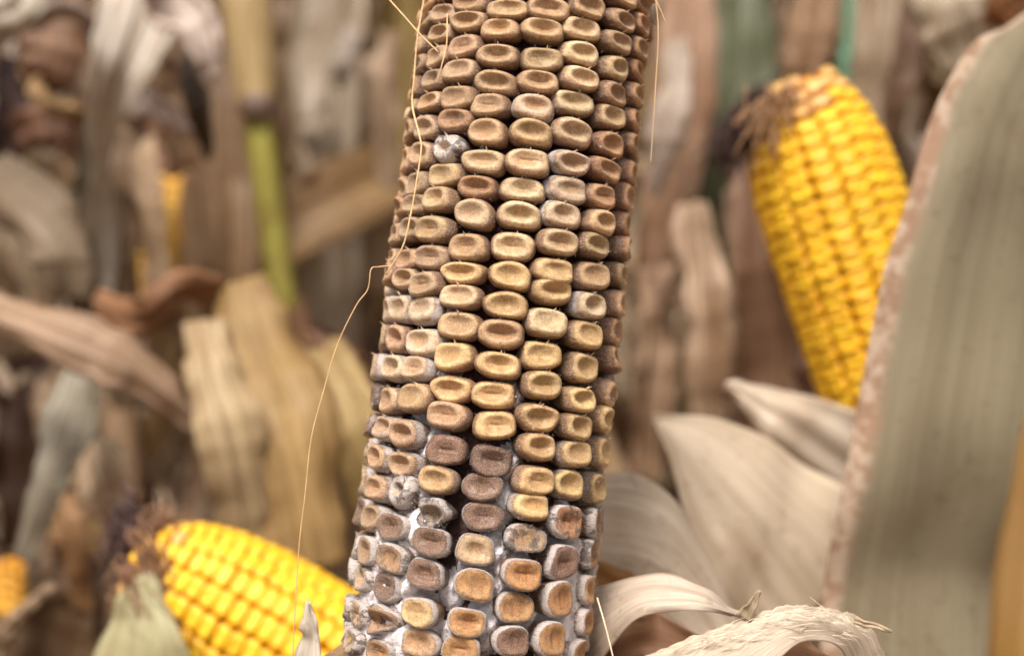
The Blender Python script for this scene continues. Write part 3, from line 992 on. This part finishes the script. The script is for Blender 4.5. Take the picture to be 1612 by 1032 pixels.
# mould filling the gaps low on the ear
BLOBS = [(641, 828, 26, 1.0), (571, 898, 30, 1.0), (568, 1000, 40, 1.0), (600, 1005, 44, .95), (622, 915, 30, .8), (640, 1000, 30, .8), (919, 868, 20, 1.0), (912, 915, 24, 1.0), (911, 985, 34, 1.0),
         (912, 1020, 36, .9), (789, 868, 26, .6), (793, 915, 26, .6), (646, 765, 22, .75), (653, 700, 26, .6), (813, 731, 20, .6), (806, 790, 24, .55), (700, 1005, 18, .45), (680, 574, 20, .7), (690, 494, 18, .6),
         (816, 626, 18, .55), (590, 850, 34, .8), (585, 760, 26, .5), (780, 980, 30, .5), (850, 980, 22, .5), (630, 640, 20, .4), (700, 930, 22, .4), (560, 940, 30, .9), (680, 225, 10, .5), (770, 1000, 26, .6), (925, 820, 22, .5), (735, 900, 18, .4), (600, 700, 22, .45), (830, 900, 26, .55), (585, 965, 62, .85), (915, 960, 42, .8), (650, 960, 16, .7), (610, 870, 40, .7), (660, 860, 12, .6)]
bl = [(*hit(x, y), rr_ * KPX * .305, a) for x, y, rr_, a in BLOBS]
NT_, NS_ = 260, 240
ths = np.linspace(math.radians(-100), math.radians(100), NT_)
sps = np.linspace(-.04, .12, NS_)
TH, SP = np.meshgrid(ths, sps)
mk = np.zeros_like(TH)
for t0, s0, r0, a0 in bl:
    d2 = ((TH - t0) * .027) ** 2 + (SP - s0) ** 2
    mk = np.maximum(mk, a0 * np.exp(-(d2 / (r0 * 1.35) ** 2) ** 1.6))
hgt = np.zeros_like(mk)
for i in range(NS_):
    for j in range(NT_):
        p = Vector((TH[i, j] * 27, SP[i, j] * 1000, 0))
        nz = noise.noise(p * .45) * .5 + noise.noise(p * 1.4) * .3 + noise.noise(p * 3.6) * .2
        mk[i, j] = mk[i, j] * (1.0 + .55 * nz) - .1
        hgt[i, j] = nz
rm = np.array([radius(s) for s in sps])[:, None] - .0078 + np.clip(mk, 0, .7) / .7 * .0058 + hgt * .00045
G = A0 + AX * SP[..., None] + (TOC * np.cos(TH)[..., None] + RGT * np.sin(TH)[..., None]) * rm[..., None]
F = [(i * NT_ + j, i * NT_ + j + 1, (i + 1) * NT_ + j + 1, (i + 1) * NT_ + j) for i in range(NS_ - 1) for j in range(NT_ - 1) if mk[i:i + 2, j:j + 2].max() > .05]
used = sorted({k for f in F for k in f})
remap = {k: i for i, k in enumerate(used)}
GV = G.reshape(-1, 3)[used]
obj('mould', mesh('mould', GV - ear_base, [tuple(remap[k] for k in f) for f in F]), M['mould'], EAR, None, 'stuff')

# fuzz: fine threads on the kernel rims and on the mould
JZ = Joined()


def thread(p, d, L, r0):
    d = norm(d)
    a = norm(np.cross(d, [.3, .5, .8]))
    b = np.cross(d, a)
    mid = p + d * L * .55 + a * RNG.normal() * L * .18 + b * RNG.normal() * L * .18
    tip = p + d * L + a * RNG.normal() * L * .4 + b * RNG.normal() * L * .4
    V = [p + a * r0, p - a * .5 * r0 + b * .87 * r0, p - a * .5 * r0 - b * .87 * r0, mid + a * r0 * .7, mid - a * .35 * r0 + b * .6 * r0, mid - a * .35 * r0 - b * .6 * r0, tip]
    JZ.add(V, [(0, 1, 4, 3), (1, 2, 5, 4), (2, 0, 3, 5), (3, 4, 6), (4, 5, 6), (5, 3, 6)])


JD = Joined()


def speck(p, s):
    V = p + RNG.normal(0, s, (4, 3))
    JD.add(V, [(0, 1, 2), (0, 2, 3), (0, 3, 1), (1, 3, 2)])


for t, s, low, tx2, ax2, n2, hw, hh, base, sty in kern_front:
    k = int(3 + 45 * low ** 1.4 + (14 if sty in 'WXRC' else 0))
    for _ in range(k):
        a = RNG.uniform(0, 6.28)
        ex = .72
        rx, ry = np.sign(math.cos(a)) * abs(math.cos(a)) ** ex, np.sign(math.sin(a)) * abs(math.sin(a)) ** ex
        rd = RNG.uniform(.84, 1.0)
        p = base + tx2 * hw * rx * rd + ax2 * hh * ry * rd + n2 * .0085 * (.80 if rd > .93 else .93)
        thread(p, tx2 * rx * .5 + ax2 * ry * .7 + n2 * RNG.uniform(.3, 1.2), RNG.uniform(.0003, .0009), .000018)
    for _ in range(1):
        p = base + ax2 * hh * .85 + tx2 * hw * RNG.normal() * .2 + n2 * .0082
        thread(p, ax2 + n2 * RNG.uniform(0, 1.2) + tx2 * RNG.normal() * .6, RNG.uniform(.0004, .0011), .00003)
    for _ in range(int(26 + 12 * low)):
        a = RNG.uniform(0, 6.28)
        rd = math.sqrt(RNG.uniform(.35, 1.05))
        if RNG.random() < .6:
            a = -abs(a - 3.14)
        z = .95 if rd < .8 else (.87 if rd < .93 else RNG.uniform(.45, .75))
        p = base + tx2 * hw * math.cos(a) * rd + ax2 * hh * math.sin(a) * rd + n2 * .0085 * (z - .02)
        speck(p, RNG.uniform(.00004, .00011))
sel = RNG.integers(0, len(GV), 14000)
cen = A0
for k in sel:
    p = GV[k]
    v = p - A0
    n = norm(v - AX * np.dot(v, AX))
    thread(p, n * .5 + RNG.normal(0, .8, 3), RNG.uniform(.0005, .0016), .000026)
JZ.build('mould_fuzz', M['dust'], EAR)
JD.build('dust_specks', M['dust'], EAR, smooth=False)

# husks pulled down round its foot
hk = M['husk']
patch(EAR, 'husk_leaf', [(925, 922, .335), (1000, 908, .326), (1075, 912, .322), (1130, 938, .322), (1172, 966, .326)], [(915, 1090, .330), (985, 985, .315), (1055, 962, .312), (1115, 962, .314), (1170, 969, .322)], (226, 208, 188), .18, .0005, 81, hk, label='curled pale husk')
patch(EAR, 'husk_leaf', [(930, 1020, .345), (990, 972, .342), (1040, 968, .342), (1095, 1000, .345)], [(930, 1090, .34), (990, 1070, .338), (1040, 1065, .338), (1100, 1060, .34)], (148, 110, 82), -.1, .0012, 82, hk, label='brown inner husk')
patch(EAR, 'husk_leaf', [(960, 1056, .318), (1060, 1014, .312), (1150, 980, .308), (1230, 956, .308), (1310, 956, .312), (1370, 986, .318), (1408, 1070, .325)], [(1000, 1150, .306), (1095, 1125, .302), (1170, 1090, .301), (1228, 1036, .303), (1270, 1008, .307), (1322, 1020, .313), (1350, 1090, .32)], (244, 228, 206), .04, .00025, 83, M['torn_husk'], 120, 31, 'torn fibrous husk', ragged=.0005)
patch(EAR, 'husk_leaf', [(1170, 1030, .318), (1210, 1004, .316), (1265, 1002, .316), (1320, 1030, .320)], [(1160, 1090, .316), (1215, 1090, .314), (1265, 1090, .314), (1340, 1090, .318)], (196, 150, 118), .15, .0008, 84, hk)
ribbon(EAR, 'husk_splinter', [(1170, 972, .307), (1184, 950, .306), (1196, 928, .305)], [26, 18, 3], (222, 202, 172), 10, .2, 0, .0002, 85, hk, 14, 7)
ribbon(EAR, 'husk_splinter', [(1345, 975, .311), (1375, 984, .310), (1404, 992, .309)], [12, 9, 2], (222, 200, 166), 10, .2, 0, .0002, 86, hk, 14, 7)
ribbon(EAR, 'husk_splinter', [(478, 1080, .312), (484, 1020, .310), (488, 985, .309), (485, 945, .309)], [56, 40, 26, 6], (250, 240, 222), -25, -.3, 0, .0005, 87, hk, 24, 9, label='thin torn scrap of husk')
patch(EAR, 'husk_leaf', [(490, 1055, .318), (525, 1018, .316), (565, 1002, .314)], [(500, 1100, .318), (540, 1090, .316), (575, 1080, .314)], (190, 158, 120), .1, .0005, 88, hk)
JT = Joined()
rs = np.random.default_rng(31)
top_e = catmull([P(960, 1052, .316), P(1060, 1012, .310), P(1150, 978, .306), P(1230, 957, .306), P(1310, 957, .310), P(1368, 988, .316)], 120)
for k in range(120):
    i = int(rs.integers(2, 112))
    p = top_e[i] - UP * abs(rs.normal()) * .0035 - FWD * rs.uniform(.0004, .0016)
    d = norm(top_e[i + 4] - top_e[i]) * rs.choice([1, -1], p=[.75, .25]) + UP * rs.normal() * .16 - FWD * rs.uniform(0, .25)
    L = rs.uniform(.002, .009)
    pts = [p, p + d * L * .5 + rs.normal(0, .0003, 3), p + d * L + rs.normal(0, .0007, 3)]
    V, F, uv = tube_geo(pts, [rs.uniform(.00004, .00011), .00006, .00002], 4)
    JT.add(V, F)
JT.build('husk_fibres', M['silk'], EAR, (236, 218, 190))


# silks lying over it
def silk(label, pts, r, color=(214, 178, 132)):
    pp = [P(*p) for p in pts]
    o0 = pp[-1]
    V, F, uv = tube_geo(pp, [r] * len(pp), 6, 8 * len(pp))
    o = obj('corn_silk', mesh('corn_silk', V - o0, F, uv), M['silk'], None, lin(color))
    o.location = tuple(o0)
    tag(o, label, 'corn silk', 'dry silks on the mouldy ear')
    return o


silk('long dry silk down the upper left edge of the mouldy ear', [(671, -40, .318), (667, 0, .318), (657, 60, .317), (652, 120, .316), (649, 165, .315), (660, 212, .311), (663, 236, .310), (655, 290, .309), (646, 340, .309), (634, 388, .309), (608, 432, .311)], .00019)
silk('long thin silk hanging free left of the mouldy ear down to the frame foot', [(617, 418, .312), (596, 420, .311), (584, 424, .310), (579, 455, .310), (560, 482, .310), (530, 545, .310), (508, 620, .310), (490, 690, .310), (480, 780, .310), (470, 870, .310), (460, 1045, .311)], .00013, (206, 168, 122))
silk('short pale silk lying on kernels near the top of the mouldy ear', [(704, 22, .308), (703, 70, .307), (695, 105, .307), (689, 130, .308)], .00016)
silk('silk slanting in from the top to the left edge of the mouldy ear', [(596, -20, .312), (615, 2, .312), (640, 30, .311), (662, 55, .310), (690, 82, .309)], .00018)
silk('fine silk along the upper right edge of the mouldy ear', [(1030, -20, .318), (1036, 50, .317), (1031, 150, .317), (1024, 260, .318)], .00011)
silk('hair-like silk end sticking out at the top right of the mouldy ear', [(1026, -10, .318), (1038, 12, .317), (1047, 34, .317)], .0001)
silk('pale silk by the curled husk at the foot of the mouldy ear', [(940, 940, .312), (953, 985, .310), (968, 1045, .309)], .00018, (226, 204, 172))

# ------------------------------------------------------------------ yellow ears
YK = [kernel_mesh(700 + i, rings=[(.72, 0), (.9, .4), (.98, .62), (1.0, .78), (.98, .87), (.91, .94), (.78, .985), (.6, 1.0)], segs=16, depth=.07, nub=False, lump=.04, curve=.10, box=(3.6, 5.5)) for i in range(6)]
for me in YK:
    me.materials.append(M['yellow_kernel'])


def yellow_ear(label, tip, foot, R, rows=16, pitch=.0056, view=True, seed=0, bare=.012, tan_tip=True, single=True, tone=(226, 166, 16)):
    """tip, foot: places of the ear's two ends"""
    r = np.random.default_rng(seed)
    ax = norm(foot - tip)
    L = np.linalg.norm(foot - tip)
    tc = norm((CAM - tip) - ax * np.dot(CAM - tip, ax))
    rt = np.cross(ax, tc)
    root = thing('yellow_corn_ear', label, 'corn ear', foot)

    def rad(s):
        return R * min(1.0, math.sqrt(max(.05, 1 - (1 - min(1, (s + .008) / .052)) ** 2.2)) * (1 - .04 * max(0, s - .05) / .1))
    sv = np.linspace(0, L, 24)
    V, F, uv = tube_geo([tip + ax * s for s in sv], [max(.003, rad(s) - .006) for s in sv], 24)
    obj('cob', mesh('cob', V - foot, F, uv), M['yellow_cob'], root)
    J, capj = Joined(), []
    base_me = YK[0]
    bv = np.array([v.co[:] for v in base_me.vertices])
    bf = [tuple(p.vertices) for p in base_me.polygons]
    bc = [d.value for d in base_me.attributes['cap'].data]
    n_single = 0
    for c in range(rows):
        t = (c - rows / 2) * 2 * math.pi / rows
        t = (t + math.pi) % (2 * math.pi) - math.pi
        s = .002 + .0028 * ((c // 2) % 2) + r.uniform(0, .0008)
        while s < L - .004:
            p_ = pitch * r.uniform(.96, 1.05) * (1 if s > .02 else .85)
            tt = t + r.normal() * .008 + .03 * math.sin(s * 30 + c * .4)
            n = tc * math.cos(tt) + rt * math.sin(tt)
            slope = (rad(s + .002) - rad(s - .002)) / .004
            n2 = norm(n - ax * slope * .9 + r.normal(0, .02, 3))
            x2 = norm(np.cross(-ax, n2))
            y2 = np.cross(n2, x2)
            R_ = rad(s)
            m = np.eye(4)
            b = tip + ax * s + n * max(.001, R_ - .0075)
            m[:3, 0], m[:3, 1], m[:3, 2], m[:3, 3] = x2 * R_ * math.pi / rows * .93, y2 * p_ * .53, n2 * .0075 * r.uniform(.97, 1.03), b - foot
            if single and abs(tt) < math.radians(95):
                o = bpy.data.objects.new('kernel', YK[int(r.integers(6))])
                COL.objects.link(o)
                o.parent = root
                o.matrix_local = Matrix(m.tolist())
                col = np.array(lin((228, 174, 20))) * (1 + r.normal(0, .03, 3) * [1, 1, .3]) * r.uniform(.92, 1.06)
                if tan_tip and s < bare + r.uniform(-.004, .012):
                    col = np.array(lin((206, 158, 92))) * r.uniform(.85, 1.1)
                o.color = (*np.clip(col, 0, 1), 1)
                n_single += 1
            else:
                J.add(bv @ m[:3, :3].T + m[:3, 3] + foot, bf)
                capj += bc
            s += p_
    ko = J.build('kernels_behind' if single else 'kernels', M['yellow_kernel'], root, tone)
    a_ = ko.data.attributes.new('cap', 'FLOAT', 'POINT')
    a_.data.foreach_set('value', capj)
    return root, ax, tc, rt


def tuft(root, start, dirs, n, L, color, seed, spread=.5, r0=.00022, jitter=.006, droop=.3, name='silk', sides=4, wig=1.0):
    r = np.random.default_rng(seed)
    J = Joined()
    for _ in range(n):
        p = start[int(r.integers(len(start)))] + r.normal(0, jitter, 3)
        d = norm(norm(dirs[int(r.integers(len(dirs)))]) + r.normal(0, spread, 3))
        l = L * r.uniform(.5, 1.1)
        a = p + d * l * .35 + r.normal(0, l * .06 * wig, 3)
        b = p + d * l * .7 + r.normal(0, l * .1 * wig, 3) - np.array([0, 0, droop * l * .2])
        c = p + d * l + r.normal(0, l * .16 * wig, 3) - np.array([0, 0, droop * l * .5])
        V, F, uv = tube_geo(catmull([p, a, b, c], 8), np.linspace(r0, r0 * .6, 8), sides)
        J.add(V, F)
    return J.build(name, M['silk'], root, color)


D1 = .50
tip1, foot1 = P(1250, 140, D1), P(1436, 704, D1 + .005)
y1, ax1, tc1, rt1 = yellow_ear('upright bright yellow corn ear with a dark silk tuft, partly behind the huge leaf', tip1, foot1, .0262, 16, .0053, seed=1, bare=.006)
tuft(y1, [P(1190, 170, D1 - .008), P(1170, 195, D1 - .006), P(1160, 215, D1 - .004), P(1208, 150, D1 - .01)], [P(1125, 250, D1) - P(1190, 170, D1), P(1150, 300, D1) - P(1190, 170, D1)], 280, .012, (62, 42, 34), 3, .3, .0003, .0028, wig=.6)
tuft(y1, [P(1215, 160, D1 - .02), P(1235, 145, D1 - .018), P(1205, 190, D1 - .02)], [P(1190, 250, D1 - .02) - P(1215, 160, D1 - .02)], 80, .010, (150, 112, 78), 4, .4, .0004, .003, wig=.6)
patch(y1, 'husk_leaf', [(1141, 602, .470), (1200, 606, .470), (1280, 624, .472), (1370, 660, .48)], [(1143, 608, .468), (1180, 655, .466), (1230, 715, .468), (1340, 800, .482)], (238, 222, 200), .1, .0008, 91, hk, label='pointed pale husk, upper')
patch(y1, 'husk_leaf', [(1028, 652, .452), (1110, 660, .456), (1210, 690, .462), (1300, 745, .472), (1390, 820, .49)], [(1030, 660, .452), (1058, 740, .446), (1090, 850, .442), (1150, 960, .444), (1200, 1080, .45)], (238, 219, 192), .12, .0012, 92, hk, label='broad pointed pale husk')
patch(y1, 'husk_leaf', [(925, 745, .402), (1010, 752, .398), (1075, 795, .396), (1135, 910, .398), (1170, 1000, .40)], [(920, 960, .396), (985, 975, .392), (1050, 1000, .390), (1110, 1040, .392), (1150, 1080, .395)], (220, 203, 180), .1, .001, 93, hk, label='broad greyish husk')
patch(y1, 'husk_leaf', [(930, 880, .385), (965, 888, .384), (1000, 905, .384)], [(930, 960, .384), (965, 960, .383), (1010, 950, .383)], (168, 118, 62), .1, .0005, 94, hk)

D2 = .47
tip2, foot2 = P(236, 888, D2), P(594, 1096, D2 - .01)
y2, ax2_, tc2, rt2 = yellow_ear('bright yellow corn ear lying slantwise low beside the mouldy ear', tip2, foot2, .0262, 18, .0050, seed=2, bare=.004)
tuft(y2, [P(212, 822, D2), P(222, 845, D2 - .005), P(205, 860, D2)], [P(150, 985, D2) - P(205, 850, D2), P(185, 960, D2) - P(205, 850, D2), P(180, 800, D2) - P(205, 860, D2)], 150, .014, (74, 54, 50), 6, .2, .0005, .0035, wig=.5)
tuft(y2, [P(222, 850, D2 - .02), P(212, 890, D2 - .02), P(225, 930, D2 - .022), P(248, 970, D2 - .022)], [P(330, 1060, D2 - .02) - P(230, 880, D2 - .02), P(300, 1060, D2 - .02) - P(230, 880, D2 - .02)], 200, .024, (124, 88, 62), 7, .14, .0004, .0032, .2, wig=.4)
tuft(y2, [P(255, 825, D2 - .005), P(240, 840, D2 - .005)], [P(250, 790, D2) - P(235, 850, D2), P(285, 840, D2) - P(235, 850, D2)], 100, .007, (132, 98, 72), 8, .4, .0004, .003, wig=.6)
patch(y2, 'husk_leaf', [(222, 905, D2 - .022), (200, 930, D2 - .022), (165, 990, D2 - .022), (130, 1090, D2 - .022)], [(240, 890, D2 - .022), (262, 950, D2 - .027), (290, 1010, D2 - .03), (330, 1090, D2 - .03)], (196, 190, 148), .12, .0008, 95, hk, label='pale green husk')

# two more ears show as slivers of yellow among the leaves
y3, *_ = yellow_ear('sliver of a yellow ear between dry husks behind the grey drooping leaf', P(268, 285, .84), P(264, 480, .84), .017, 14, .006, seed=3, tone=(206, 158, 60), single=False, tan_tip=False)
ribbon(y3, 'husk_leaf', [(298, 270, .80), (304, 350, .80), (302, 430, .80), (300, 520, .80)], [20, 44, 44, 40], (150, 120, 88), 10, -.3, 0, .001, 96, hk)
y4, *_ = yellow_ear('sliver of a yellow ear at the lower left edge of the picture', P(12, 884, .72), P(18, 975, .72), .0085, 8, .006, seed=4, tone=(206, 150, 50), single=False, tan_tip=False)
